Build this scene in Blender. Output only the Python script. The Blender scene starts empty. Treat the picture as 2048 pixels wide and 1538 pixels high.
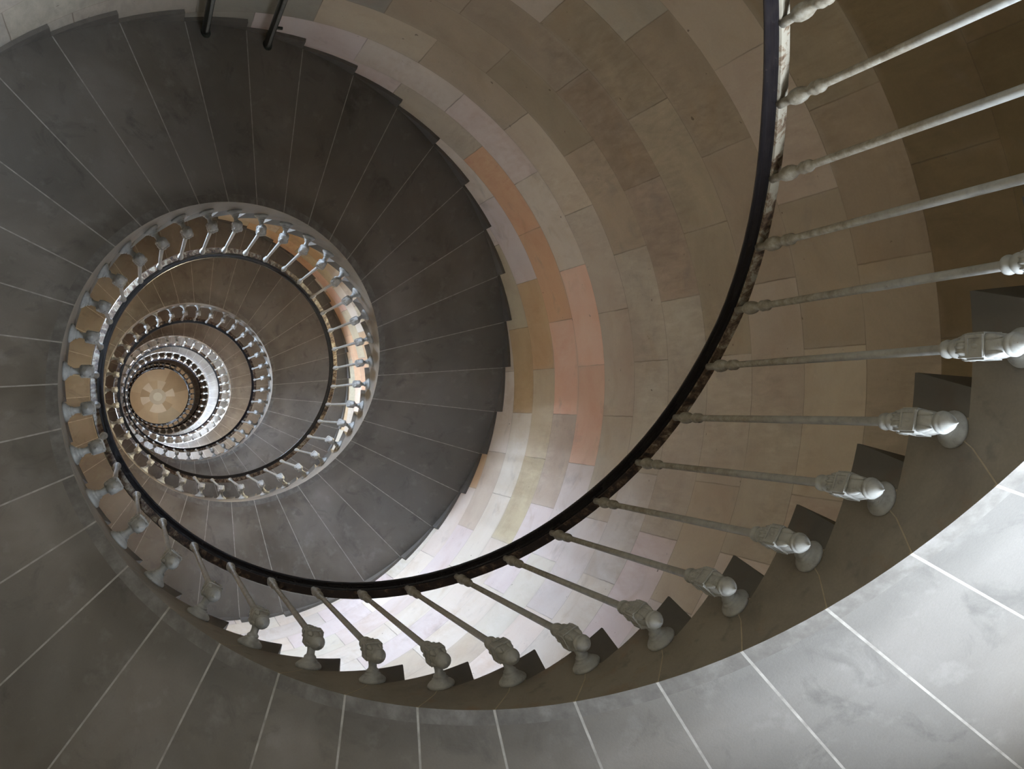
import bpy, math, random
from mathutils import Matrix, Vector
random.seed(7)
C = bpy.context.scene.collection
PI = math.pi
R_ = math.radians

# ------------------------------------------------------------------ survey of the tower (metres)
N_TURN = 36.1092                       # steps per turn
DT = 2 * PI / N_TURN                   # angle of one step
H = 0.1739                             # rise of one step
A0 = -1.2486                           # angle of soffit joint 0
AB = -1.3600                           # angle of baluster 0
RW = 1.0                               # radius of the open well
RO = 2.0185                            # inner radius of the tower wall
RB = 0.905                             # radius of the balusters
ROUT = 2.95                            # outer radius of the tower wall
S0 = -0.147                            # soffit height at joint 0
T0 = 0.311                             # tread height of step 0
RAIL = 1.088                           # underside of the rail above baluster height
COURSE = 0.4028
Z_FLOOR = 1.95 - 13 * COURSE
ROWS = 94
Z_TOP = Z_FLOOR + ROWS * COURSE
K_FIRST, K_LAST = -20, 180
COLA = R_(-82.5)                       # a vertical joint of the masonry
COLS = 120


def tag(o, label=None, cat=None, group=None, kind=None):
    if label: o['label'] = label
    if cat: o['category'] = cat
    if group: o['group'] = group
    if kind: o['kind'] = kind
    return o


def mesh(name, verts, faces, mats, mat_idx=None, smooth=False, uvs=None, cols=None):
    me = bpy.data.meshes.new(name)
    me.from_pydata(verts, [], faces)
    for m in mats:
        me.materials.append(m)
    if mat_idx:
        me.polygons.foreach_set('material_index', mat_idx)
    if smooth is True:
        me.polygons.foreach_set('use_smooth', [True] * len(faces))
    elif smooth:
        me.polygons.foreach_set('use_smooth', smooth)
    if uvs:
        l = me.uv_layers.new(name='UVMap')
        flat = [c for f in uvs for uv in f for c in uv]
        l.data.foreach_set('uv', flat)
    if cols:
        a = me.color_attributes.new('tint', 'FLOAT_COLOR', 'CORNER')
        flat = []
        for f, c in zip(faces, cols):
            flat += [c[0], c[1], c[2], 1.0] * len(f)
        a.data.foreach_set('color', flat)
    me.update()
    return me


def link(name, me, parent=None):
    o = bpy.data.objects.new(name, me)
    C.objects.link(o)
    if parent: o.parent = parent
    return o


def empty(name, loc=(0, 0, 0), rz=0):
    o = bpy.data.objects.new(name, None)
    C.objects.link(o)
    o.location = loc
    o.rotation_euler = (0, 0, rz)
    o.empty_display_size = 0.2
    return o


class MB:
    """collects geometry of one mesh"""
    def __init__(s):
        s.v, s.f, s.m, s.sm = [], [], [], []

    def add(s, v, f, mi=0, smooth=False):
        o = len(s.v)
        s.v += [tuple(p) for p in v]
        s.f += [tuple(i + o for i in q) for q in f]
        s.m += [mi] * len(f)
        s.sm += [smooth] * len(f)

    def lathe(s, prof, n=20, cx=0, cy=0, mi=0, xf=None, smooth=True):
        """prof: (radius, z) from bottom to top"""
        v, f = [], []
        for r, z in prof:
            for j in range(n):
                a = 2 * PI * j / n
                p = Vector((cx + r * math.cos(a), cy + r * math.sin(a), z))
                v.append(xf @ p if xf else p)
        for i in range(len(prof) - 1):
            for j in range(n):
                k = (j + 1) % n
                f.append((i * n + j, i * n + k, (i + 1) * n + k, (i + 1) * n + j))
        f.append(tuple(reversed(range(n))))
        f.append(tuple((len(prof) - 1) * n + j for j in range(n)))
        s.add(v, f, mi, smooth)

    def box(s, x0, x1, y0, y1, z0, z1, mi=0, xf=None):
        v = [Vector((x, y, z)) for z in (z0, z1) for y in (y0, y1) for x in (x0, x1)]
        if xf: v = [xf @ p for p in v]
        s.add(v, [(0, 2, 3, 1), (4, 5, 7, 6), (0, 1, 5, 4), (2, 6, 7, 3), (0, 4, 6, 2), (1, 3, 7, 5)], mi)

    def build(s, name, mats, parent=None):
        return link(name, mesh(name, s.v, s.f, mats, s.m, s.sm), parent)


# ------------------------------------------------------------------ materials
def mat(name):
    m = bpy.data.materials.new(name)
    m.use_nodes = True
    nt = m.node_tree
    return m, nt, nt.nodes['Principled BSDF']


def nd(nt, t, **kw):
    n = nt.nodes.new(t)
    for k, v in kw.items():
        if k.startswith('i_'):
            key = k[2:]
            n.inputs[int(key) if key.isdigit() else key].default_value = v
        else:
            setattr(n, k, v)
    return n


def noise(nt, vec, scale, detail=5, rough=0.55, dist=0.0):
    n = nd(nt, 'ShaderNodeTexNoise')
    n.inputs['Scale'].default_value = scale
    n.inputs['Detail'].default_value = detail
    n.inputs['Roughness'].default_value = rough
    n.inputs['Distortion'].default_value = dist
    nt.links.new(vec, n.inputs['Vector'])
    return n.outputs['Fac']


def ramp(nt, fac, stops):
    r = nd(nt, 'ShaderNodeValToRGB')
    e = r.color_ramp.elements
    while len(e) < len(stops): e.new(0.5)
    for el, (p, c) in zip(e, stops):
        el.position = p
        el.color = (c[0], c[1], c[2], 1) if isinstance(c, (tuple, list)) else (c, c, c, 1)
    nt.links.new(fac, r.inputs['Fac'])
    return r.outputs['Color']


def mix(nt, fac, a, b, mode='MIX'):
    n = nd(nt, 'ShaderNodeMix', data_type='RGBA', blend_type=mode)
    for sock, val in ((n.inputs['Factor'], fac), (n.inputs['A'], a), (n.inputs['B'], b)):
        if hasattr(val, 'links') or hasattr(val, 'is_output'):
            nt.links.new(val, sock)
        elif sock.type == 'VALUE':
            sock.default_value = val
        else:
            sock.default_value = (val[0], val[1], val[2], 1)
    return n.outputs['Result']


def math_(nt, op, a, b=None, c=None, clamp=False):
    n = nd(nt, 'ShaderNodeMath', operation=op, use_clamp=clamp)
    for s, val in zip(n.inputs, (a, b, c)):
        if val is None: continue
        if hasattr(val, 'is_output'): nt.links.new(val, s)
        else: s.default_value = val
    return n.outputs[0]


def bump(nt, b, height, strength=0.3, dist=0.01):
    n = nd(nt, 'ShaderNodeBump')
    n.inputs['Strength'].default_value = strength
    n.inputs['Distance'].default_value = dist
    nt.links.new(height, n.inputs['Height'])
    nt.links.new(n.outputs['Normal'], b.inputs['Normal'])


def geo_pos(nt):
    return nd(nt, 'ShaderNodeNewGeometry').outputs['Position']


def make_step_stone():
    m, nt, b = mat('step_stone')
    P = geo_pos(nt)
    rnd = nd(nt, 'ShaderNodeObjectInfo').outputs['Random']
    big = noise(nt, P, 1.7, 4, 0.6, 0.4)
    col = ramp(nt, big, [(0.30, (0.180, 0.158, 0.128)), (0.50, (0.258, 0.234, 0.200)), (0.70, (0.325, 0.305, 0.275))])
    grey = noise(nt, P, 0.55, 2)
    col = mix(nt, ramp(nt, grey, [(0.42, 0.0), (0.62, 0.55)]), col, (0.250, 0.252, 0.252))
    blot = noise(nt, P, 5.5, 6, 0.65, 0.8)
    col = mix(nt, ramp(nt, blot, [(0.55, 0.0), (0.72, 0.55)]), col, (0.10, 0.098, 0.092))
    pale = noise(nt, P, 9.0, 5, 0.6)
    col = mix(nt, ramp(nt, pale, [(0.58, 0.0), (0.74, 0.40)]), col, (0.42, 0.41, 0.39))
    grain = noise(nt, P, 150, 2, 0.7)
    col = mix(nt, 0.22, col, ramp(nt, grain, [(0.35, 0.45), (0.65, 0.55)]), 'OVERLAY')
    # darker ring next to the well, paler ring beside it
    sp = nd(nt, 'ShaderNodeSeparateXYZ')
    nt.links.new(P, sp.inputs[0])
    rad = math_(nt, 'SQRT', math_(nt, 'ADD', math_(nt, 'POWER', sp.outputs['X'], 2.0), math_(nt, 'POWER', sp.outputs['Y'], 2.0)))
    rad = math_(nt, 'ADD', rad, math_(nt, 'MULTIPLY_ADD', noise(nt, P, 2.2, 3), 0.24, -0.12))
    ringf = ramp(nt, math_(nt, 'SUBTRACT', rad, 1.0), [(0.0, 0.44), (0.09, 0.42), (0.17, 0.58), (0.27, 0.56), (0.38, 0.49), (1.0, 0.46)])
    col = mix(nt, 0.8, col, ringf, 'OVERLAY')
    v = math_(nt, 'MULTIPLY_ADD', rnd, 0.12, 0.485)
    hsv = nd(nt, 'ShaderNodeHueSaturation')
    nt.links.new(v, hsv.inputs['Value'])
    nt.links.new(col, hsv.inputs['Color'])
    nt.links.new(hsv.outputs['Color'], b.inputs['Base Color'])
    b.inputs['Roughness'].default_value = 0.72
    b.inputs['Specular IOR Level'].default_value = 0.35
    bump(nt, b, mix(nt, 0.5, grain, blot), 0.25, 0.004)
    return m


def make_margin():
    m, nt, b = mat('dressed_margin')
    P = geo_pos(nt)
    n1 = noise(nt, P, 14, 5, 0.65)
    col = ramp(nt, n1, [(0.3, (0.088, 0.083, 0.076)), (0.5, (0.125, 0.119, 0.11)), (0.7, (0.18, 0.175, 0.166))])
    spots = noise(nt, P, 60, 3)
    col = mix(nt, ramp(nt, spots, [(0.62, 0.0), (0.72, 0.6)]), col, (0.14, 0.13, 0.12))
    nt.links.new(col, b.inputs['Base Color'])
    b.inputs['Roughness'].default_value = 0.8
    bump(nt, b, n1, 0.3, 0.004)
    return m


def make_mortar():
    m, nt, b = mat('lime_mortar')
    P = geo_pos(nt)
    n = noise(nt, P, 30, 4)
    nt.links.new(ramp(nt, n, [(0.3, (0.22, 0.215, 0.197)), (0.7, (0.37, 0.36, 0.338))]), b.inputs['Base Color'])
    b.inputs['Roughness'].default_value = 0.95
    return m


def make_wellface():
    m, nt, b = mat('step_side_stone')
    P = geo_pos(nt)
    n = noise(nt, P, 4.0, 6, 0.62, 0.5)
    col = ramp(nt, n, [(0.30, (0.155, 0.140, 0.120)), (0.52, (0.215, 0.195, 0.165)), (0.75, (0.250, 0.225, 0.190))])
    rust = noise(nt, P, 7.5, 4, 0.6)
    col = mix(nt, ramp(nt, rust, [(0.57, 0.0), (0.74, 0.5)]), col, (0.22, 0.12, 0.055))
    dk = noise(nt, P, 16, 5)
    col = mix(nt, ramp(nt, dk, [(0.60, 0.0), (0.72, 0.4)]), col, (0.08, 0.08, 0.075))
    g = noise(nt, P, 150, 2)
    col = mix(nt, 0.2, col, ramp(nt, g, [(0.35, 0.42), (0.65, 0.58)]), 'OVERLAY')
    gr = nd(nt, 'ShaderNodeAttribute', attribute_name='grime_shade').outputs['Fac']
    col = mix(nt, math_(nt, 'MULTIPLY', gr, 0.82), col, (0.055, 0.055, 0.052))  # dirt of the step sides, painted shade of the risers
    nt.links.new(col, b.inputs['Base Color'])
    b.inputs['Roughness'].default_value = 0.6
    bump(nt, b, n, 0.2, 0.004)
    return m


def make_wall():
    m, nt, b = mat('limestone_blocks')
    P = geo_pos(nt)
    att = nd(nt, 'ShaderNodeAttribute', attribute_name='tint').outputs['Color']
    uv = nd(nt, 'ShaderNodeUVMap', uv_map='UVMap').outputs['UV']
    sep = nd(nt, 'ShaderNodeSeparateXYZ')
    nt.links.new(uv, sep.inputs[0])
    u, v = sep.outputs['X'], sep.outputs['Y']
    wob = math_(nt, 'MULTIPLY_ADD', noise(nt, P, 9, 3), 0.012, -0.006)
    v2 = math_(nt, 'ADD', v, wob)
    row = math_(nt, 'FLOOR', v2)
    par = math_(nt, 'MODULO', row, 2.0)
    u2 = math_(nt, 'ADD', math_(nt, 'ADD', u, wob), math_(nt, 'MULTIPLY_ADD', par, 0.5, 0.5))
    fu = math_(nt, 'FRACT', u2)
    fv = math_(nt, 'FRACT', v2)
    du = math_(nt, 'MULTIPLY', math_(nt, 'MINIMUM', fu, math_(nt, 'SUBTRACT', 1.0, fu)), 0.634)
    dv = math_(nt, 'MULTIPLY', math_(nt, 'MINIMUM', fv, math_(nt, 'SUBTRACT', 1.0, fv)), COURSE)
    ju = math_(nt, 'SUBTRACT', 1.0, math_(nt, 'DIVIDE', du, 0.0042, clamp=True), clamp=True)
    jv = math_(nt, 'SUBTRACT', 1.0, math_(nt, 'DIVIDE', dv, 0.0036, clamp=True), clamp=True)
    fade = ramp(nt, noise(nt, P, 2.6, 3), [(0.35, 0.25), (0.6, 0.95)])
    joint = math_(nt, 'MAXIMUM', ju, math_(nt, 'MULTIPLY', jv, 0.8))
    joint = math_(nt, 'MULTIPLY', joint, fade)
    # stains inside the stones
    big = noise(nt, P, 2.1, 4, 0.6, 0.6)
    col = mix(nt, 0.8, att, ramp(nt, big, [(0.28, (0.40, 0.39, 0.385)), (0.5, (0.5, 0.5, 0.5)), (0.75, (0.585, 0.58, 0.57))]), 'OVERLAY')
    mp = nd(nt, 'ShaderNodeMapping')
    mp.inputs['Scale'].default_value = (7.0, 1.1, 1.0)
    nt.links.new(uv, mp.inputs['Vector'])
    streak = noise(nt, mp.outputs['Vector'], 2.2, 5, 0.65, 0.4)
    sm = ramp(nt, noise(nt, P, 1.3, 2), [(0.45, 0.0), (0.6, 0.75)])
    col = mix(nt, sm, col, mix(nt, 1.0, col, ramp(nt, streak, [(0.3, 0.40), (0.7, 0.585)]), 'OVERLAY'))
    och = noise(nt, P, 3.3, 3, 0.5, 1.0)
    col = mix(nt, ramp(nt, och, [(0.58, 0.0), (0.74, 0.25)]), col, (0.42, 0.30, 0.18))
    gry = noise(nt, P, 4.4, 4, 0.6, 0.3)
    col = mix(nt, ramp(nt, gry, [(0.60, 0.0), (0.75, 0.35)]), col, (0.27, 0.25, 0.23))
    # pale haze of old lime along the joints
    hz = math_(nt, 'SUBTRACT', 1.0, math_(nt, 'DIVIDE', math_(nt, 'MINIMUM', du, dv), 0.035, clamp=True), clamp=True)
    hz = math_(nt, 'MULTIPLY', hz, ramp(nt, noise(nt, P, 1.9, 4), [(0.48, 0.0), (0.66, 0.35)]))
    col = mix(nt, hz, col, (0.52, 0.47, 0.40))
    grain = noise(nt, P, 90, 3, 0.7)
    col = mix(nt, 0.16, col, ramp(nt, grain, [(0.35, 0.42), (0.65, 0.58)]), 'OVERLAY')
    spk = noise(nt, P, 24, 2, 0.5)
    col = mix(nt, ramp(nt, spk, [(0.755, 0.0), (0.78, 0.7)]), col, (0.12, 0.09, 0.07))
    col = mix(nt, math_(nt, 'MULTIPLY', joint, 0.75), col, (0.13, 0.10, 0.07))
    nt.links.new(col, b.inputs['Base Color'])
    b.inputs['Roughness'].default_value = 0.85
    b.inputs['Specular IOR Level'].default_value = 0.25
    hgt = math_(nt, 'MULTIPLY_ADD', grain, 0.15, math_(nt, 'MULTIPLY', joint, -1.0))
    bump(nt, b, hgt, 0.35, 0.004)
    return m


def make_tinted(name, rough=0.85, sat=1.0):
    m, nt, b = mat(name)
    P = geo_pos(nt)
    att = nd(nt, 'ShaderNodeAttribute', attribute_name='tint').outputs['Color']
    n = noise(nt, P, 3, 4)
    col = mix(nt, 0.4, att, ramp(nt, n, [(0.3, 0.42), (0.7, 0.58)]), 'OVERLAY')
    nt.links.new(col, b.inputs['Base Color'])
    b.inputs['Roughness'].default_value = rough
    return m


def make_plain(name, c0, c1, scale=8, rough=0.6, metal=0.0, bstr=0.15):
    m, nt, b = mat(name)
    P = nd(nt, 'ShaderNodeTexCoord').outputs['Object']
    n = noise(nt, P, scale, 5, 0.6)
    nt.links.new(ramp(nt, n, [(0.3, c0), (0.7, c1)]), b.inputs['Base Color'])
    b.inputs['Roughness'].default_value = rough
    b.inputs['Metallic'].default_value = metal
    bump(nt, b, n, bstr, 0.003)
    return m


def make_paint(name, worn):
    """thick white paint on cast iron; the worn one has lost its white towards the rail"""
    m, nt, b = mat(name)
    P = geo_pos(nt)
    n = noise(nt, P, 34, 5, 0.65)
    col = ramp(nt, n, [(0.25, (0.20, 0.208, 0.204)), (0.45, (0.305, 0.315, 0.308)), (0.75, (0.385, 0.395, 0.388))])
    chips = noise(nt, P, 75, 3, 0.6)
    col = mix(nt, ramp(nt, chips, [(0.70, 0.0), (0.74, 0.8)]), col, (0.16, 0.10, 0.07))
    if worn:
        obj = nd(nt, 'ShaderNodeTexCoord').outputs['Object']
        sep = nd(nt, 'ShaderNodeSeparateXYZ')
        nt.links.new(obj, sep.inputs[0])
        zz = math_(nt, 'MULTIPLY_ADD', noise(nt, P, 3.0, 3), 0.5, sep.outputs['Z'])
        f = ramp(nt, math_(nt, 'SUBTRACT', zz, 0.25), [(0.42, 0.0), (0.70, 0.85)])
        w = noise(nt, P, 45, 4, 0.7)
        dirty = ramp(nt, w, [(0.3, (0.13, 0.10, 0.065)), (0.5, (0.235, 0.21, 0.16)), (0.7, (0.36, 0.345, 0.30))])
        col = mix(nt, f, col, dirty)
    nt.links.new(col, b.inputs['Base Color'])
    b.inputs['Roughness'].default_value = 0.5
    bump(nt, b, n, 0.12, 0.002)
    return m


def make_rail_black():
    m, nt, b = mat('black_gloss_paint')
    P = geo_pos(nt)
    n = noise(nt, P, 40, 4, 0.65)
    nt.links.new(ramp(nt, n, [(0.3, (0.010, 0.009, 0.011)), (0.66, (0.016, 0.014, 0.015)), (0.78, (0.05, 0.032, 0.025))]), b.inputs['Base Color'])
    nt.links.new(ramp(nt, n, [(0.35, 0.07), (0.7, 0.22)]), b.inputs['Roughness'])
    b.inputs['Specular IOR Level'].default_value = 0.45
    bump(nt, b, n, 0.08, 0.001)
    return m


def make_rail_bar():
    m, nt, b = mat('flaking_cream_paint')
    P = geo_pos(nt)
    sep = nd(nt, 'ShaderNodeSeparateXYZ')
    nt.links.new(P, sep.inputs[0])
    n = noise(nt, P, 26, 6, 0.7, 0.3)
    # how much paint is left: plenty at the foot, bare rust, then dark bare iron, then thin old paint again higher up
    left = ramp(nt, math_(nt, 'MULTIPLY_ADD', sep.outputs['Z'], 0.1, 0.1), [(0.10, 0.62), (0.155, 0.50), (0.21, 0.44), (0.25, 0.34), (0.37, 0.30), (0.44, 0.50), (1.0, 0.44)])
    n = math_(nt, 'ADD', n, math_(nt, 'SUBTRACT', left, 0.45))
    col = ramp(nt, n, [(0.40, (0.028, 0.019, 0.017)), (0.47, (0.085, 0.052, 0.035)), (0.55, (0.20, 0.145, 0.095)), (0.62, (0.38, 0.355, 0.29))])
    nt.links.new(col, b.inputs['Base Color'])
    b.inputs['Roughness'].default_value = 0.65
    bump(nt, b, n, 0.5, 0.003)
    return m


M_STEP, M_MARGIN, M_MORTAR, M_SIDE = make_step_stone(), make_margin(), make_mortar(), make_wellface()
M_WALL, M_VAULT, M_FLOOR = make_wall(), make_tinted('vault_stone'), make_tinted('floor_stone')
M_REVEAL = make_plain('reveal_limewash', (0.50, 0.47, 0.42), (0.62, 0.59, 0.53), 6, 0.9)
M_WHITE, M_WORN = make_paint('white_iron_paint', False), make_paint('worn_iron_paint', True)
M_BLACK, M_BAR = make_rail_black(), make_rail_bar()
M_POST = make_plain('dark_green_paint', (0.012, 0.016, 0.013), (0.035, 0.042, 0.034), 12, 0.28, 0.0)
M_HIGHLIGHT = make_plain('highlight_grey', (0.12, 0.125, 0.12), (0.22, 0.225, 0.21), 20, 0.35)  # pale grey for the painted highlight on the posts
M_WOOD = make_plain('painted_wood', (0.40, 0.41, 0.40), (0.55, 0.56, 0.55), 12, 0.55)
M_OAK = make_plain('oak_planks', (0.13, 0.08, 0.045), (0.24, 0.15, 0.08), 7, 0.6)

g, nt, b = mat('window_glass')
tr = nd(nt, 'ShaderNodeBsdfTransparent')
tr.inputs['Color'].default_value = (0.95, 0.97, 0.97, 1)
gl = nd(nt, 'ShaderNodeBsdfGlossy')
gl.inputs['Roughness'].default_value = 0.03
mx = nd(nt, 'ShaderNodeMixShader')
mx.inputs[0].default_value = 0.06
nt.links.new(tr.outputs[0], mx.inputs[1])
nt.links.new(gl.outputs[0], mx.inputs[2])
nt.links.new(mx.outputs[0], nt.nodes['Material Output'].inputs['Surface'])
M_GLASS = g


def cyl(r, a, z):
    return (r * math.cos(a), r * math.sin(a), z)


# ------------------------------------------------------------------ wall of the tower
# openings: first column (3 degrees each, counted from COLA), columns, first row, rows
def col_of(deg):
    return int(round(((deg + 82.5) % 360) / 3)) % COLS


OPENINGS = [
    dict(kind='door', c=col_of(-58.5), nc=14, r=0, nr=7),
    dict(kind='window', c=col_of(141), nc=6, r=19, nr=4),
    dict(kind='window', c=col_of(-97.5), nc=5, r=25, nr=3, warm=True),  # unseen window, added to throw warm light across the well
    dict(kind='window', c=col_of(90), nc=6, r=34, nr=4),
    dict(kind='window', c=col_of(147), nc=6, r=52, nr=4),
    dict(kind='window', c=col_of(-33), nc=6, r=66, nr=4),
    dict(kind='window', c=col_of(147), nc=6, r=86, nr=4),
    dict(kind='window', c=col_of(-33), nc=6, r=87, nr=4),
]
hole = set()
for o in OPENINGS:
    for c in range(o['nc']):
        for r in range(o['nr']):
            hole.add(((o['c'] + c) % COLS, o['r'] + r))

BEIGE, PALE, PINK, OCHRE, OLIVE, GREY, BROWN, LILAC = (
    (0.45, 0.39, 0.315), (0.54, 0.49, 0.43), (0.61, 0.43, 0.34), (0.46, 0.335, 0.205),
    (0.43, 0.375, 0.27), (0.42, 0.375, 0.315), (0.31, 0.255, 0.19), (0.52, 0.465, 0.44))
ORANGE = (0.52, 0.335, 0.215)
UMBER = (0.17, 0.135, 0.075)
# stones read off the wall: (row above the lowest seen course, angle of the stone's first joint) -> tint
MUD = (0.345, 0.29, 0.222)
SEEN = {
    (8, -118): OLIVE, (8, -100): OCHRE, (8, -136): PALE, (8, -154): OCHRE, (8, -82): PALE, (8, -64): PALE,
    (7, -127): LILAC, (7, -109): OCHRE, (7, -91): OLIVE, (7, -145): PALE, (7, -163): PINK, (7, -73): OLIVE, (7, -55): PALE,
    (6, -136): ORANGE, (6, -118): ORANGE, (6, -100): PINK, (6, -154): BEIGE, (6, -82): BEIGE, (6, -64): LILAC, (6, -172): LILAC,
    (5, -127): PALE, (5, -109): PINK, (5, -91): PINK, (5, -145): LILAC, (5, -73): LILAC, (5, -55): PALE, (5, -163): PALE,
    (4, -118): GREY, (4, -100): GREY, (4, -136): BEIGE, (4, -82): GREY, (4, -64): LILAC, (4, -154): MUD,
    (3, -127): MUD, (3, -109): GREY, (3, -91): GREY, (3, -73): LILAC, (3, -145): BROWN,
    (2, -118): MUD, (2, -136): BROWN, (2, -100): GREY, (2, -82): GREY, (2, -64): LILAC, (2, -154): MUD,
    (1, -127): MUD, (1, -109): MUD, (1, -91): GREY, (1, -73): BEIGE, (1, -145): BROWN,
    (0, -118): MUD, (0, -100): BEIGE, (0, -82): GREY, (0, -136): BROWN,
    (-1, -109): MUD, (-1, -91): BEIGE, (-1, -73): BEIGE, (-2, -118): BROWN, (-2, -100): MUD, (-2, -82): MUD, (-2, -136): BROWN, (3, -163): MUD, (2, -172): MUD, (4, -172): BEIGE, (5, -181): LILAC,
}
block_tint = {}


def tint_of(col, row):
    d = col * 3.0 + 1.5                                   # degrees past -82.5
    off = 9.0 if (row % 2 == 0) else 0.0
    bi = math.floor((d - off) / 18.0) % 20
    key = (row, bi)
    if key not in block_tint:
        k = row - 13
        start = ((bi * 18.0 + off - 82.5 + 180) % 360) - 180
        c = None
        for (kk, a), t in SEEN.items():
            if kk == k and abs(((start - a) + 180) % 360 - 180) < 3: c = t
        rn = random.Random(row * 131 + bi * 17)
        if c is None:
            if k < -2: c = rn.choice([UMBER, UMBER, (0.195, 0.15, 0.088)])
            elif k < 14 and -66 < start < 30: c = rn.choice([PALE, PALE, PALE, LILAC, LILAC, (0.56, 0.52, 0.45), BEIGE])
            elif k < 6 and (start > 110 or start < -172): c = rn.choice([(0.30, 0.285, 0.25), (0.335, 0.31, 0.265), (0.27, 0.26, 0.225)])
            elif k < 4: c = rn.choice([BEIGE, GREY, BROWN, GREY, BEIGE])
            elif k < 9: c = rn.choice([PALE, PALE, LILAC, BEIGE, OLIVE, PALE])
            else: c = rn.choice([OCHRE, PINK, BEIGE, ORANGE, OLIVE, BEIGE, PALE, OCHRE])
        j = rn.uniform(0.93, 1.07)
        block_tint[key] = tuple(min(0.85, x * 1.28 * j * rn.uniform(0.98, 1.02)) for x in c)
    return block_tint[key]


wv, wf, wuv, wc, wm, wsm = [], [], [], [], [], []
for ri in range(ROWS + 1):
    for ci in range(COLS):
        wv.append(cyl(RO, COLA + 2 * PI * ci / COLS, Z_FLOOR + ri * COURSE))
nin = len(wv)
for ri in range(ROWS + 1):
    for ci in range(COLS):
        wv.append(cyl(ROUT, COLA + 2 * PI * ci / COLS, Z_FLOOR + ri * COURSE))
idx = lambda c, r, o=0: o + r * COLS + c % COLS
for ri in range(ROWS):
    for ci in range(COLS):
        if (ci, ri) in hole: continue
        u0, u1 = ci * 3 / 18.0, (ci + 1) * 3 / 18.0
        uv = [(u1, ri), (u0, ri), (u0, ri + 1), (u1, ri + 1)]
        wf.append((idx(ci + 1, ri), idx(ci, ri), idx(ci, ri + 1), idx(ci + 1, ri + 1)))
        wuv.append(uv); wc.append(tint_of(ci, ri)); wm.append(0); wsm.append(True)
        wf.append((idx(ci, ri, nin), idx(ci + 1, ri, nin), idx(ci + 1, ri + 1, nin), idx(ci, ri + 1, nin)))
        wuv.append([uv[1], uv[0], uv[3], uv[2]]); wc.append(BEIGE); wm.append(0); wsm.append(True)
for (ci, ri) in hole:                                     # reveals of the openings
    for (dc, dr, e) in ((-1, 0, ((ci, ri), (ci, ri + 1))), (1, 0, ((ci + 1, ri + 1), (ci + 1, ri))),
                        (0, -1, ((ci + 1, ri), (ci, ri))), (0, 1, ((ci, ri + 1), (ci + 1, ri + 1)))):
        if ((ci + dc) % COLS, ri + dr) in hole or ri + dr < 0 and False: continue
        (c0, r0), (c1, r1) = e
        wf.append((idx(c0, r0), idx(c1, r1), idx(c1, r1, nin), idx(c0, r0, nin)))
        wuv.append([(0, 0)] * 4); wc.append(PALE); wm.append(1); wsm.append(False)
for ci in range(COLS):                                    # top and bottom of the masonry ring
    for r, flip in ((0, False), (ROWS, True)):
        q = (idx(ci, r), idx(ci + 1, r), idx(ci + 1, r, nin), idx(ci, r, nin))
        if r == 0 and (ci, 0) in hole: pass
        wf.append(q if not flip else q[::-1])
        wuv.append([(0, 0)] * 4); wc.append(BEIGE); wm.append(1); wsm.append(False)
wall = link('wall_round', mesh('wall_round', wv, wf, [M_WALL, M_REVEAL], wm, wsm, wuv, wc))
tag(wall, 'curved limestone block wall of the round stair tower', 'wall', kind='structure')

# floor
fv, ff, fc = [], [], []
rings = [0.0, 0.35, 0.9, 1.45, RO + 0.9]
fv.append((0, 0, Z_FLOOR))
for r in rings[1:]:
    for j in range(48): fv.append(cyl(r, 2 * PI * j / 48, Z_FLOOR))
for k in range(len(rings) - 1):
    for j in range(48):
        j2 = (j + 1) % 48
        c = random.Random(k * 99 + j // (12, 6, 4, 3)[k]).choice([(0.40, 0.37, 0.33), (0.46, 0.43, 0.38), (0.36, 0.34, 0.31)])
        if k == 0: ff.append((0, 1 + j, 1 + j2))
        else:
            o = 1 + (k - 1) * 48
            ff.append((o + j, o + 48 + j, o + 48 + j2, o + j2))
        fc.append(c)
n0 = len(fv)
fv += [(x, y, z - 0.25) for x, y, z in fv[:]]
o = 1 + 3 * 48
ff.append(tuple(n0 + o + j for j in reversed(range(48)))); fc.append(BEIGE)
for j in range(48):
    ff.append((o + j, n0 + o + j, n0 + o + (j + 1) % 48, o + (j + 1) % 48)); fc.append(BEIGE)
fl = link('floor', mesh('floor', fv, ff, [M_FLOOR], cols=fc))
tag(fl, 'worn stone floor at the foot of the tower', 'floor', kind='structure')

# vaulted ceiling: rings of stones round a keystone
cv, cf, cc = [], [], []
crings = [0.0, 0.145, 0.27, 0.55, 1.00, 1.5, RO + 0.3]
NA = 84
domez = lambda r: Z_TOP - 0.02 + 0.28 * (1 - (r / (RO + 0.3)) ** 2)
cv.append((0, 0, domez(0) - 0.02))
for i, r in enumerate(crings[1:]):
    for j in range(NA): cv.append(cyl(r, 2 * PI * j / NA, domez(r) - (0.02 if i == 0 else 0)))
LT, MD, DK = (0.62, 0.47, 0.30), (0.50, 0.34, 0.18), (0.40, 0.26, 0.13)
def ceil_tint(k, j):
    a = (j + 0.5) / NA
    if k == 0: return (0.60, 0.50, 0.33)
    if k == 1: return (0.50, 0.39, 0.25)
    if k == 2: return [LT, MD, LT, DK, LT, MD, (0.57, 0.42, 0.25), DK, LT, MD, DK, LT][int(a * 12)]
    if k == 3: return [MD, (0.46, 0.30, 0.15), MD, (0.52, 0.36, 0.20), DK, MD, (0.44, 0.32, 0.18)][int(a * 7)]
    return random.Random(k * 31 + int(a * (10, 14, 18)[k - 4])).choice([MD, DK, (0.52, 0.36, 0.20)])
for k in range(len(crings) - 1):
    for j in range(NA):
        j2 = (j + 1) % NA
        if k == 0: cf.append((0, 1 + j2, 1 + j))
        else:
            o = 1 + (k - 1) * NA
            cf.append((o + j, o + j2, o + NA + j2, o + NA + j))
        cc.append(ceil_tint(k, j))
n0 = len(cv)
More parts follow.
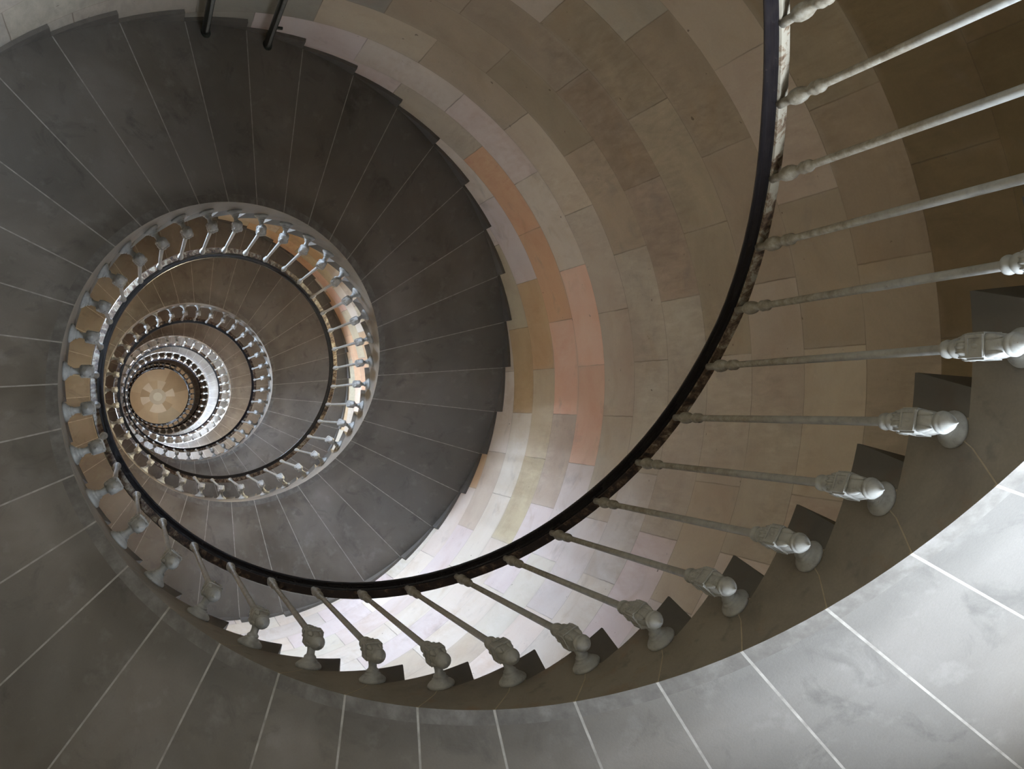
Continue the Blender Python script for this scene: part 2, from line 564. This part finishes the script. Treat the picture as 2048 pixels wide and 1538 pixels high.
cv += [(x, y, Z_TOP + 0.6) for x, y, z in cv[:]]
o = 1 + (len(crings) - 2) * NA
cf.append(tuple(n0 + o + j for j in range(NA))); cc.append(MD)
for j in range(NA):
    cf.append((o + (j + 1) % NA, n0 + o + (j + 1) % NA, n0 + o + j, o + j)[::-1]); cc.append(MD)
cl = link('ceiling', mesh('ceiling', cv, cf, [M_VAULT], cols=cc))
tag(cl, 'tan vaulted stone ceiling with a round keystone, far up at the top of the well', 'ceiling', kind='structure')

# ------------------------------------------------------------------ stone steps
MORT = 0.0056


def step_geo():
    """one winder: grid over (index along the stair, radius); returns verts, faces, material ids"""
    cols = [-0.39, -0.32, -0.18, -0.10, 0.05, 0.20, 0.35, 0.50, 0.58, 0.75, 0.99, 1.0, 1.25, 1.5, 1.58, 1.75, 1.985, 2.0]
    zt_next = lambda i: None
    def bearing(i, t):                                    # top of the bed joint under the next step (t: its tread below)
        if i <= 0.50: return t
        if i <= 0.58: return t - 0.026 * (i - 0.50) / 0.08
        return (t - 0.026) + (S0 + H * 1.0 - (t - 0.026)) * (i - 0.58) / 0.42
    def bottom(i):
        if i <= -0.18: return T0 - 0.010 - (T0 - 0.010 - (T0 - H)) * (i + 0.39) / 0.21
        if i <= 1.0: return bearing(i, T0 - H)
        return S0 + H * i
    def top(i):
        if i <= 1.0: return T0
        return bearing(i - 1.0, T0 - H) + H - 0.0004
    rr = [RW, RW + 0.045, 1.3, 1.65, RO - 0.022]
    V, F, MI = [], [], []
    nC = len(cols)
    def ang(i, r, ci):
        if ci == 11 + 0 and False: return 0
        return A0 + DT * i
    # positions: column 11 (i=1.0) .. an extra column right after it, of constant width, carries the joint
    cc = cols[:12] + ['m'] + cols[12:]
    nC = len(cc)
    for ri, r in enumerate(rr):
        for lvl in (0, 1, 2):
            for c in cc:
                i = 1.0 + MORT / (r * DT) if c == 'm' else c
                zb, zt = bottom(i), top(i)
                mid = min(zb + 0.006, zt - 0.001)
                z = (zb, mid, zt)[lvl]
                V.append(cyl(r, A0 + DT * i, z))
    id_ = lambda ri, l, c: (ri * 3 + l) * nC + c
    for c in range(nC - 1):
        is_m = (c == 11)
        for ri in range(len(rr) - 1):
            # underside
            if cc[c] != 'm' and cc[c] < -0.19: m = 3  # riser: its shade is put in with the darkened side stone
            elif is_m: m = 2 if ri < len(rr) - 1 else 0
            elif c >= 12 and ri == 0: m = 1
            else: m = 0
            F.append((id_(ri, 0, c), id_(ri, 0, c + 1), id_(ri + 1, 0, c + 1), id_(ri + 1, 0, c))); MI.append(m)
            F.append((id_(ri, 2, c), id_(ri + 1, 2, c), id_(ri + 1, 2, c + 1), id_(ri, 2, c + 1))); MI.append(0)
        # side towards the well, with the bed joint as a thin band
        jb = 4 if (5 <= c <= 11) else 3
        F.append((id_(0, 0, c), id_(0, 1, c), id_(0, 1, c + 1), id_(0, 0, c + 1))); MI.append(jb)
        F.append((id_(0, 1, c), id_(0, 2, c), id_(0, 2, c + 1), id_(0, 1, c + 1))); MI.append(3)
        q = len(rr) - 1
        F.append((id_(q, 0, c), id_(q, 0, c + 1), id_(q, 2, c + 1), id_(q, 2, c))); MI.append(0)
    for c in (0, nC - 1):
        for ri in range(len(rr) - 1):
            q = (id_(ri, 0, c), id_(ri + 1, 0, c), id_(ri + 1, 2, c), id_(ri, 2, c))
            F.append(q if c == 0 else q[::-1]); MI.append(3)
    # squared bearing end at the wall
    o = len(V)
    e = [1.002, 1.25, 1.5, 1.75, 1.998]
    for r in (RO - 0.022, RO - 0.001):
        for lvl in (0, 1):
            for i in e:
                zb = S0 + H * 1.0 + 0.05 * (i - 1.0) - 0.002
                zt = top(i) - 0.002
                V.append(cyl(r, A0 + DT * i, zb if lvl == 0 else zt))
    E = lambda q, l, c: o + (q * 2 + l) * 5 + c
    for c in range(4):
        F += [(E(0, 0, c), E(0, 1, c), E(0, 1, c + 1), E(0, 0, c + 1)), (E(1, 0, c), E(1, 0, c + 1), E(1, 1, c + 1), E(1, 1, c)),
              (E(0, 0, c), E(0, 0, c + 1), E(1, 0, c + 1), E(1, 0, c)), (E(0, 1, c), E(1, 1, c), E(1, 1, c + 1), E(0, 1, c + 1))]
        MI += [0] * 4
    F += [(E(0, 0, 0), E(1, 0, 0), E(1, 1, 0), E(0, 1, 0)), (E(0, 0, 4), E(0, 1, 4), E(1, 1, 4), E(1, 0, 4))]
    MI += [0, 0]
    return V, F, MI


stair = empty('spiral_staircase', (0, 0, Z_FLOOR))
tag(stair, 'grey stone spiral staircase of winding steps climbing round an open well', 'staircase')
M_SIDEJ = make_plain('side_joint', (0.30, 0.25, 0.18), (0.46, 0.40, 0.31), 20, 0.9)
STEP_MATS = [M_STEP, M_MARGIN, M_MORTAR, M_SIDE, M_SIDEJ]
SV, SF, SM = step_geo()
step_me = mesh('step', SV, SF, STEP_MATS, SM, True)
GR = []
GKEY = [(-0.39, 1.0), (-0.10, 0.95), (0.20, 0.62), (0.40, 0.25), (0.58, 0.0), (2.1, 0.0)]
for x, y, z in SV:                                        # hand-grimed fronts of the step sides; shade of the risers painted in too
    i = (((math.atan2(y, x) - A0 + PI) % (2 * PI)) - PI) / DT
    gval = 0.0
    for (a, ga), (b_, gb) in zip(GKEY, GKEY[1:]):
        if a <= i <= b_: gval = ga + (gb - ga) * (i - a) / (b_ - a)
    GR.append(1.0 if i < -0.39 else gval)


def add_grime_shade(me, n):
    a = me.attributes.new('grime_shade', 'FLOAT', 'POINT')
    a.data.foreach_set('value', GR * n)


add_grime_shade(step_me, 1)
step_me.set_sharp_from_angle(angle=R_(28))
IND = range(-4, 96)
for k in IND:
    o = link('step', step_me, stair)
    o.rotation_euler = (0, 0, DT * k)
    o.location = (0, 0, H * k - Z_FLOOR)


def xf_many(V, F, MI, ks, step_fn, clampz=None):
    v, f, m = [], [], []
    for k in ks:
        Mx = step_fn(k)
        o = len(v)
        for p in V:
            q = Mx @ Vector(p)
            if clampz is not None and q.z < clampz: q.z = clampz
            v.append(tuple(q))
        f += [tuple(i + o for i in q) for q in F]
        m += MI
    return v, f, m


tr_step = lambda k: Matrix.Translation((0, 0, H * k - Z_FLOOR)) @ Matrix.Rotation(DT * k, 4, 'Z')
rest = [k for k in range(K_FIRST, K_LAST + 1) if k not in IND]
v, f, m = xf_many(SV, SF, SM, rest, tr_step, 0.0)
me = mesh('step_rest', v, f, STEP_MATS, m, True)
add_grime_shade(me, len(rest))
me.set_sharp_from_angle(angle=R_(28))
o = link('step', me, stair)
tag(o, 'far smaller steps of the upper turns', kind='stuff')

# landing at the top
zl = T0 + H * K_LAST
lv, lf = [], []
a_s = A0 + DT * (K_LAST + 2.05)
NL = 44
a_e = a_s + 2 * PI * 0.74
for j in range(NL + 1):
    a = a_s + (a_e - a_s) * j / NL
    for r, z in ((RW, zl - 0.22), (RO - 0.002, zl - 0.22), (RO - 0.002, zl), (RW, zl)):
        lv.append(cyl(r, a, z))
for j in range(NL):
    for q in range(4):
        lf.append((j * 4 + q, (j + 1) * 4 + q, (j + 1) * 4 + (q + 1) % 4, j * 4 + (q + 1) % 4)[::-1])
lf += [(0, 1, 2, 3), (NL * 4 + 3, NL * 4 + 2, NL * 4 + 1, NL * 4)]
o = link('landing', mesh('landing', [(x, y, z - Z_FLOOR) for x, y, z in lv], lf, [M_STEP]), stair)

# ------------------------------------------------------------------ iron railing
railing = empty('stair_railing', (0, 0, Z_FLOOR))
tag(railing, 'white iron balustrade with black handrail spiralling up round the open well', 'railing')
LEVEL_FROM = K_LAST + 1.2


def sway(i):
    """the rail is not perfectly true on its lowest turn"""
    tab_y = {-12: .028, -7: .028, -6: .026, -5: .021, -4: .009, -3: -.002, -2: -.011, -1: -.010, 0: -.011, 1: -.011, 2: -.008, 3: -.009, 4: -.009, 5: -.004, 6: .001, 7: 0.0, 12: 0.0, 16: 0.0}
    tab_x = {-12: 0, 7: 0, 9: -.008, 10: -.011, 11: -.014, 12: -.015, 13: -.012, 14: -.008, 16: 0.0, 18: 0.0}
    def ev(t):
        ks = sorted(t)
        if i <= ks[0]: return t[ks[0]]
        if i >= ks[-1]: return t[ks[-1]]
        for a, b in zip(ks, ks[1:]):
            if a <= i <= b: return t[a] + (t[b] - t[a]) * (i - a) / (b - a)
    return ev(tab_x), ev(tab_y)


def sweep(name, prof, i0, i1, mats, parent, ang_off=R_(0.55)):
    v, f, sm = [], [], []
    n = int((i1 - i0) * 3) + 1
    P = len(prof)
    for s in range(n + 1):
        i = i0 + (i1 - i0) * s / n
        a = AB + ang_off + DT * i
        dx, dy = sway(i)
        zz = H * min(i, LEVEL_FROM)
        for r, z in prof:
            x, y, z2 = cyl(r, a, zz + z - Z_FLOOR)
            v.append((x + dx, y + dy, z2))
    for s in range(n):
        for q in range(P):
            q2 = (q + 1) % P
            f.append((s * P + q, s * P + q2, (s + 1) * P + q2, (s + 1) * P + q)[::-1])
    f.append(tuple(range(P)))
    f.append(tuple(n * P + q for q in reversed(range(P))))
    return link(name, mesh(name, v, f, mats, None, [True] * (len(f) - 2) + [False, False]), parent)


I_START, I_END = -18.5, K_LAST + 27.5
hz = RAIL + 0.010
hand = [(.931, 0), (.899, 0), (.8985, .001), (.894, .001), (.8935, .004), (.890, .0042), (.887, .0062), (.881, .0066), (.8755, .0082), (.8715, .0112), (.8690, .0150), (.8681, .0195), (.8690, .0245),
        (.8735, .031), (.882, .038), (.895, .043), (.910, .0445), (.924, .042), (.932, .036), (.937, .026), (.938, .016), (.936, .008)]
hr = sweep('handrail', [(r, hz + z) for r, z in hand], I_START, I_END, [M_BLACK], railing)
tag(hr, 'glossy black moulded handrail')
br = sweep('rail_bar', [(.9005, RAIL), (.9005, RAIL + .0095), (.9315, RAIL + .0095), (.9315, RAIL)], I_START, I_END, [M_BAR], railing)
for p in br.data.polygons: p.use_smooth = False
tag(br, 'flat iron bar under the handrail, cream paint flaking to rust')


def torus_ring(r, z, t):                                  # half-round ring of a turned profile
    return [(r - t * 0.75, z - t * 1.0), (r - t * 0.2, z - t * 0.75), (r, z), (r - t * 0.2, z + t * 0.75), (r - t * 0.75, z + t * 1.0)]


def baluster_shapes(n=18):
    """returns the four meshes of one baluster in local space: x points away from the well, z up; origin on the axis at baluster height"""
    sh = MB()
    prof = [(0.010, 0.028)]
    prof += [(0.024, 0.033), (0.0275, 0.042), (0.0275, 0.052), (0.0215, 0.064)]
    prof += [(0.0165, 0.066), (0.0205, 0.071), (0.0220, 0.080), (0.0205, 0.089), (0.0155, 0.0945)]
    prof += [(0.0155, 0.097), (0.0190, 0.102), (0.0205, 0.109), (0.0190, 0.116), (0.0140, 0.121), (0.0108, 0.125)]
    prof += [(0.0105, 0.30), (0.0100, 0.60), (0.0092, 0.925)]
    prof += [(0.0120, 0.930), (0.0150, 0.937), (0.0155, 0.944), (0.0128, 0.950), (0.0150, 0.955), (0.0155, 0.963), (0.0125, 0.971)]
    prof += [(0.0100, 0.982), (0.0130, 0.992), (0.0170, 1.003), (0.0190, 1.018), (0.0180, 1.033), (0.0135, 1.045), (0.0100, 1.052), (0.0105, 1.066), (0.0110, RAIL + 0.001)]
    sh.lathe(prof, n)
    # leaves of the gadroon
    for j in range(14):
        a = 2 * PI * j / 14
        sh.lathe([(0.0016, 0.034), (0.0040, 0.041), (0.0042, 0.052), (0.0016, 0.063)], 6, 0.0258 * math.cos(a), 0.0258 * math.sin(a))
    bk = MB()
    w = 0.0275
    # block: bevelled cube with sunk panels, its lower part swelling into the acorn
    def ring(half, z):
        c = half * 0.16
        pts = []
        for sx, sy in ((1, -1), (1, 1), (-1, 1), (-1, -1)):
            if sx * sy < 0: pts += [(sx * (half - c), sy * half, z), (sx * half, sy * (half - c), z)] if sx > 0 else [(sx * (half - c), sy * half, z), (sx * half, sy * (half - c), z)]
            else: pts += [(sx * half, sy * (half - c), z), (sx * (half - c), sy * half, z)]
        pts.sort(key=lambda p: math.atan2(p[1], p[0]))
        return pts
    zs = [(0.0150, -0.0150), (0.0250, -0.0150), (0.0262, -0.0135), (0.0262, 0.0325), (0.0250, 0.0345), (0.018, 0.0355)]
    bv = []
    for hlf, z in zs: bv += ring(hlf, z)
    bf = []
    for i in range(len(zs) - 1):
        for j in range(8):
            k = (j + 1) % 8
            bf.append((i * 8 + j, i * 8 + k, (i + 1) * 8 + k, (i + 1) * 8 + j))
    bf += [tuple(reversed(range(8))), tuple((len(zs) - 1) * 8 + j for j in range(8))]
    bk.add(bv, bf)
    # swelling bulb under the block, with four pointed leaves on its corners
    bk.lathe([(0.0175, -0.0570), (0.0205, -0.0530), (0.0225, -0.0470), (0.0245, -0.0360), (0.0262, -0.0250), (0.0255, -0.0170), (0.0200, -0.0140)], 16)
    for j in range(4):
        X = Matrix.Rotation(j * PI / 2, 4, 'Z')
        bk.box(0.0258, 0.0282, -0.0235, 0.0235, -0.0130, -0.0065, xf=X)   # raised frame round a sunk panel
        bk.box(0.0258, 0.0282, -0.0235, 0.0235, 0.0260, 0.0320, xf=X)
        bk.box(0.0258, 0.0282, -0.0235, -0.0165, -0.0065, 0.0260, xf=X)
        bk.box(0.0258, 0.0282, 0.0165, 0.0235, -0.0065, 0.0260, xf=X)
        bk.lathe([(0.002, -0.003), (0.0060, 0.001), (0.0070, 0.0098), (0.0060, 0.018), (0.002, 0.022)], 8, 0.0215, 0, xf=X)
        X = Matrix.Rotation(j * PI / 2 + PI / 4, 4, 'Z')
        bk.lathe([(0.0015, -0.0540), (0.0060, -0.0430), (0.0090, -0.0310), (0.0100, -0.0220), (0.0085, -0.0145)], 8, 0.0225, 0, xf=X)
    ac = MB()
    ac.lathe([(0.0010, -0.1110), (0.0026, -0.108), (0.0040, -0.1040), (0.0095, -0.0985), (0.0155, -0.0910), (0.0200, -0.0830), (0.0225, -0.0765), (0.0222, -0.0745), (0.0245, -0.0725), (0.0250, -0.0665), (0.0238, -0.0610), (0.0185, -0.0575), (0.0170, -0.0550), (0.0170, -0.052)], n)
    fl = MB()
    X = Matrix.Rotation(PI / 2, 4, 'Y')                   # lathe axis -> +x
    d = RW - RB
    fl.lathe([(0.0165, 0.020), (0.0160, 0.028), (0.0140, 0.034), (0.0128, 0.044), (0.0135, 0.053), (0.0175, 0.057), (0.0200, 0.060), (0.0200, 0.064), (0.0180, 0.067), (0.0250, 0.0690), (0.0262, 0.0720), (0.0255, 0.0735), (0.0335, 0.0780), (0.0410, 0.0850), (0.0425, 0.0880), (0.0425, 0.0905), (0.0415, d)], 24, xf=X)
    return sh, bk, ac, fl


def mesh_of(mb, name, mats):
    return mesh(name, mb.v, mb.f, mats, mb.m, mb.sm)


sh, bk, ac, fg = baluster_shapes()
ME = {}
for key, mt in (('worn', M_WORN), ('white', M_WHITE)):
    ME[key] = [mesh_of(sh, 'baluster', [mt]), mesh_of(bk, 'square_block', [mt if key == 'white' else M_WHITE]), mesh_of(ac, 'acorn_finial', [M_WHITE]), mesh_of(fg, 'fixing_flange', [M_WHITE])]


def bal_matrix(i):
    """placement of baluster i, leaning with the rail at its top"""
    lv = min(i, LEVEL_FROM)
    a = AB + DT * i
    dx, dy = sway(i)
    # lean: shift of the top end, in world, plus a touch along the stair
    tx, ty = dx - math.sin(a) * 0.008, dy + math.cos(a) * 0.008
    tilt = Vector((tx, ty, RAIL)).normalized()
    q = Vector((0, 0, 1)).rotation_difference(tilt).to_matrix().to_4x4()
    base = Vector(cyl(RB, a, H * lv - Z_FLOOR))
    return Matrix.Translation(base), q, Matrix.Rotation(a, 4, 'Z')


B_IND = range(-8, 92)
for i in B_IND:
    T, q, Z = bal_matrix(i)
    ms = ME['worn' if i < 14 else 'white']
    o = link('baluster', ms[0], railing)
    o.matrix_local = T @ q @ Z
    for nm, me in zip(('square_block', 'acorn_finial', 'fixing_flange'), ms[1:]):
        c = link(nm, me, o)
    c.matrix_local = (q @ Z).inverted() @ Z               # the flange sits square on the stone

rest = [i for i in range(-17, K_LAST + 28) if i not in B_IND]
sh2, bk2, ac2, fg2 = baluster_shapes(10)
V, F, S = [], [], []
for mb in (sh2, bk2, ac2, fg2):
    o = len(V)
    V += mb.v; F += [tuple(i + o for i in f) for f in mb.f]; S += mb.sm
v, f, m = xf_many(V, F, [0] * len(F), rest, lambda i: (lambda t: t[0] @ t[1] @ t[2])(bal_matrix(i)))
o = link('baluster', mesh('baluster_rest', v, f, [M_WHITE], m, S * len(rest)), railing)
tag(o, 'far smaller balusters of the upper turns', kind='stuff')

# ------------------------------------------------------------------ two dark posts under the stair, close to the wall
def post(i, label, clip):
    a = A0 + DT * i
    r = 1.945
    zt = S0 + H * i + 0.012
    kb = math.floor(i - N_TURN + 0.4)
    zb = T0 + H * kb
    e = empty('metal_post', cyl(r, a, zb), a)
    tag(e, label, 'post', 'dark posts under the stair')
    L = zt - zb
    t = MB()
    t.lathe([(0.021, 0.012), (0.021, L - 0.03)], 20)
    t.build('tube', [M_POST], e)
    t = MB()
    t.lathe([(0.045, 0.0), (0.045, 0.012)], 20)
    t.build('base_plate', [M_POST], e)
    t = MB()
    t.lathe([(0.018, L - 0.045), (0.022, L - 0.030), (0.030, L - 0.018), (0.032, L - 0.002)], 20)
    t.build('head_plate', [M_POST], e)
    t = MB()                                              # added strip, paints in the highlight on the tube
    t.box(-0.029, -0.019, -0.007, 0.007, 0.05, L - 0.09)
    tag(t.build('strip', [M_HIGHLIGHT], e), 'pale painted highlight along the post')
    if clip:
        t = MB()
        X = Matrix.Rotation(PI / 2, 4, 'Y')
        t.box(-0.006, 0.006, 0.020, 0.050, L - 0.32, L - 0.30)
        t.lathe([(0.008, 0.0), (0.008, 0.014)], 8, xf=Matrix.Translation((0, 0.048, L - 0.31)) @ Matrix.Rotation(PI / 2, 4, 'X'))
        t.build('clip', [M_POST], e)


post(24.30, 'left one of two dark metal posts at the photo top, hanging plain', False)
post(25.36, 'right one of two dark metal posts at the photo top, a small clip on it', True)

# ------------------------------------------------------------------ windows and door in the thick wall
LIGHTS = dict(door=138, w=[95, 85, 110, 420, 330, 55, 35])
wi = 0
for o in OPENINGS:
    a0 = COLA + R_(3) * o['c']
    a1 = a0 + R_(3) * o['nc']
    am = (a0 + a1) / 2
    z0 = Z_FLOOR + o['r'] * COURSE
    hh = o['nr'] * COURSE
    half = (RO + 0.75) * math.tan((a1 - a0) / 2)
    e = empty('door_1' if o['kind'] == 'door' else 'window_%d' % (wi + 1), cyl(RO + 0.75, am, z0), am)
    e['kind'] = 'structure'
    fw = 0.06
    x0, x1 = 0.0, 0.06
    hw = half * math.cos((a1 - a0) / 2) - 0.004
    t = MB()
    t.box(x0, x1, -hw, -hw + fw, 0.005, hh - 0.005)
    t.box(x0, x1, hw - fw, hw, 0.005, hh - 0.005)
    t.box(x0, x1, -hw + fw, hw - fw, hh - fw, hh - 0.005)
    if o['kind'] == 'door': t.box(x0, x1, -hw + fw, hw - fw, 2.12, 2.2)
    if o['kind'] == 'window':
        tag(e, 'small paned window deep in the tower wall', 'window')
        t.box(x0, x1, -hw + fw, hw - fw, 0.005, fw)
        t.box(x0 + .01, x1 - .01, -0.025, 0.025, fw, hh - fw)
        for q in (1, 2):
            zz = fw + (hh - 2 * fw) * q / 3
            t.box(x0 + .015, x1 - .015, -hw + fw, hw - fw, zz - 0.012, zz + 0.012)
        t.build('window_frame', [M_WOOD], e)
        p = MB()
        p.box(0.028, 0.032, -hw + fw, hw - fw, fw, hh - fw)
        p.build('window_pane', [M_GLASS], e)
        en = LIGHTS['w'][wi]
        wi += 1
    else:
        tag(e, 'open plank door at the foot of the tower', 'door')
        t.build('door_frame', [M_WOOD], e)
        p = MB()
        for q in range(6):
            p.box(x1 + 0.005 + q * 0.15, x1 + 0.005 + (q + 1) * 0.15 - 0.004, hw - 0.05, hw - 0.005, 0.02, 2.1)
        p.build('door_leaf', [M_OAK], e)
        p = MB()
        p.box(0.028, 0.032, -hw + fw, hw - fw, 2.2, hh - fw)
        p.build('fanlight_pane', [M_GLASS], e)
        en = LIGHTS['door']
    l = bpy.data.lights.new('daylight', 'AREA')
    l.shape = 'RECTANGLE'
    l.size = hh - 0.1
    l.size_y = 2 * hw - 0.1
    l.energy = en
    l.color = (0.84, 0.91, 1.0) if o['kind'] == 'door' else (1.0, 0.84, 0.58) if o.get('warm') else (0.70, 0.80, 1.0)
    lo = bpy.data.objects.new('daylight', l)
    C.objects.link(lo)
    lo.location = cyl(ROUT + 0.12, am, z0 + hh / 2)
    d = Vector((-math.cos(am), -math.sin(am), 0))
    lo.rotation_euler = Matrix((( 0, -d.y, -d.x), (0, d.x, -d.y), (1, 0, 0))).to_euler()

# ------------------------------------------------------------------ sky, camera, colour management
w = bpy.data.worlds.new('sky')
bpy.context.scene.world = w
w.use_nodes = True
bg = w.node_tree.nodes['Background']
bg.inputs['Color'].default_value = (0.62, 0.74, 0.95, 1)
bg.inputs['Strength'].default_value = 0.6

cam = bpy.data.cameras.new('camera')
cam.sensor_width = 36
cam.lens = 2043.7573 * 36 / 2048
cam.clip_start = 0.02
cam.clip_end = 200
co = bpy.data.objects.new('camera', cam)
C.objects.link(co)
RM = ((0.02248044797375548, -0.9997216616678162, 0.007157419212988431), (-0.9380308161578799, -0.018615698736718977, 0.346051504399954), (-0.34582194464179383, -0.01449327262663469, -0.9381882154731316))
co.matrix_world = Matrix.Translation((0.1036604026995874, 0.7125131318414474, -1.7761494161583586)) @ Matrix(RM).to_4x4()
sc = bpy.context.scene
sc.camera = co
sc.view_settings.view_transform = 'Standard'
sc.view_settings.look = 'None'
sc.view_settings.gamma = 1
sc.view_settings.use_curve_mapping = False
sc.view_settings.exposure = 2.6
sc.cycles.max_bounces = 12
sc.cycles.diffuse_bounces = 8
sc.cycles.transparent_max_bounces = 8
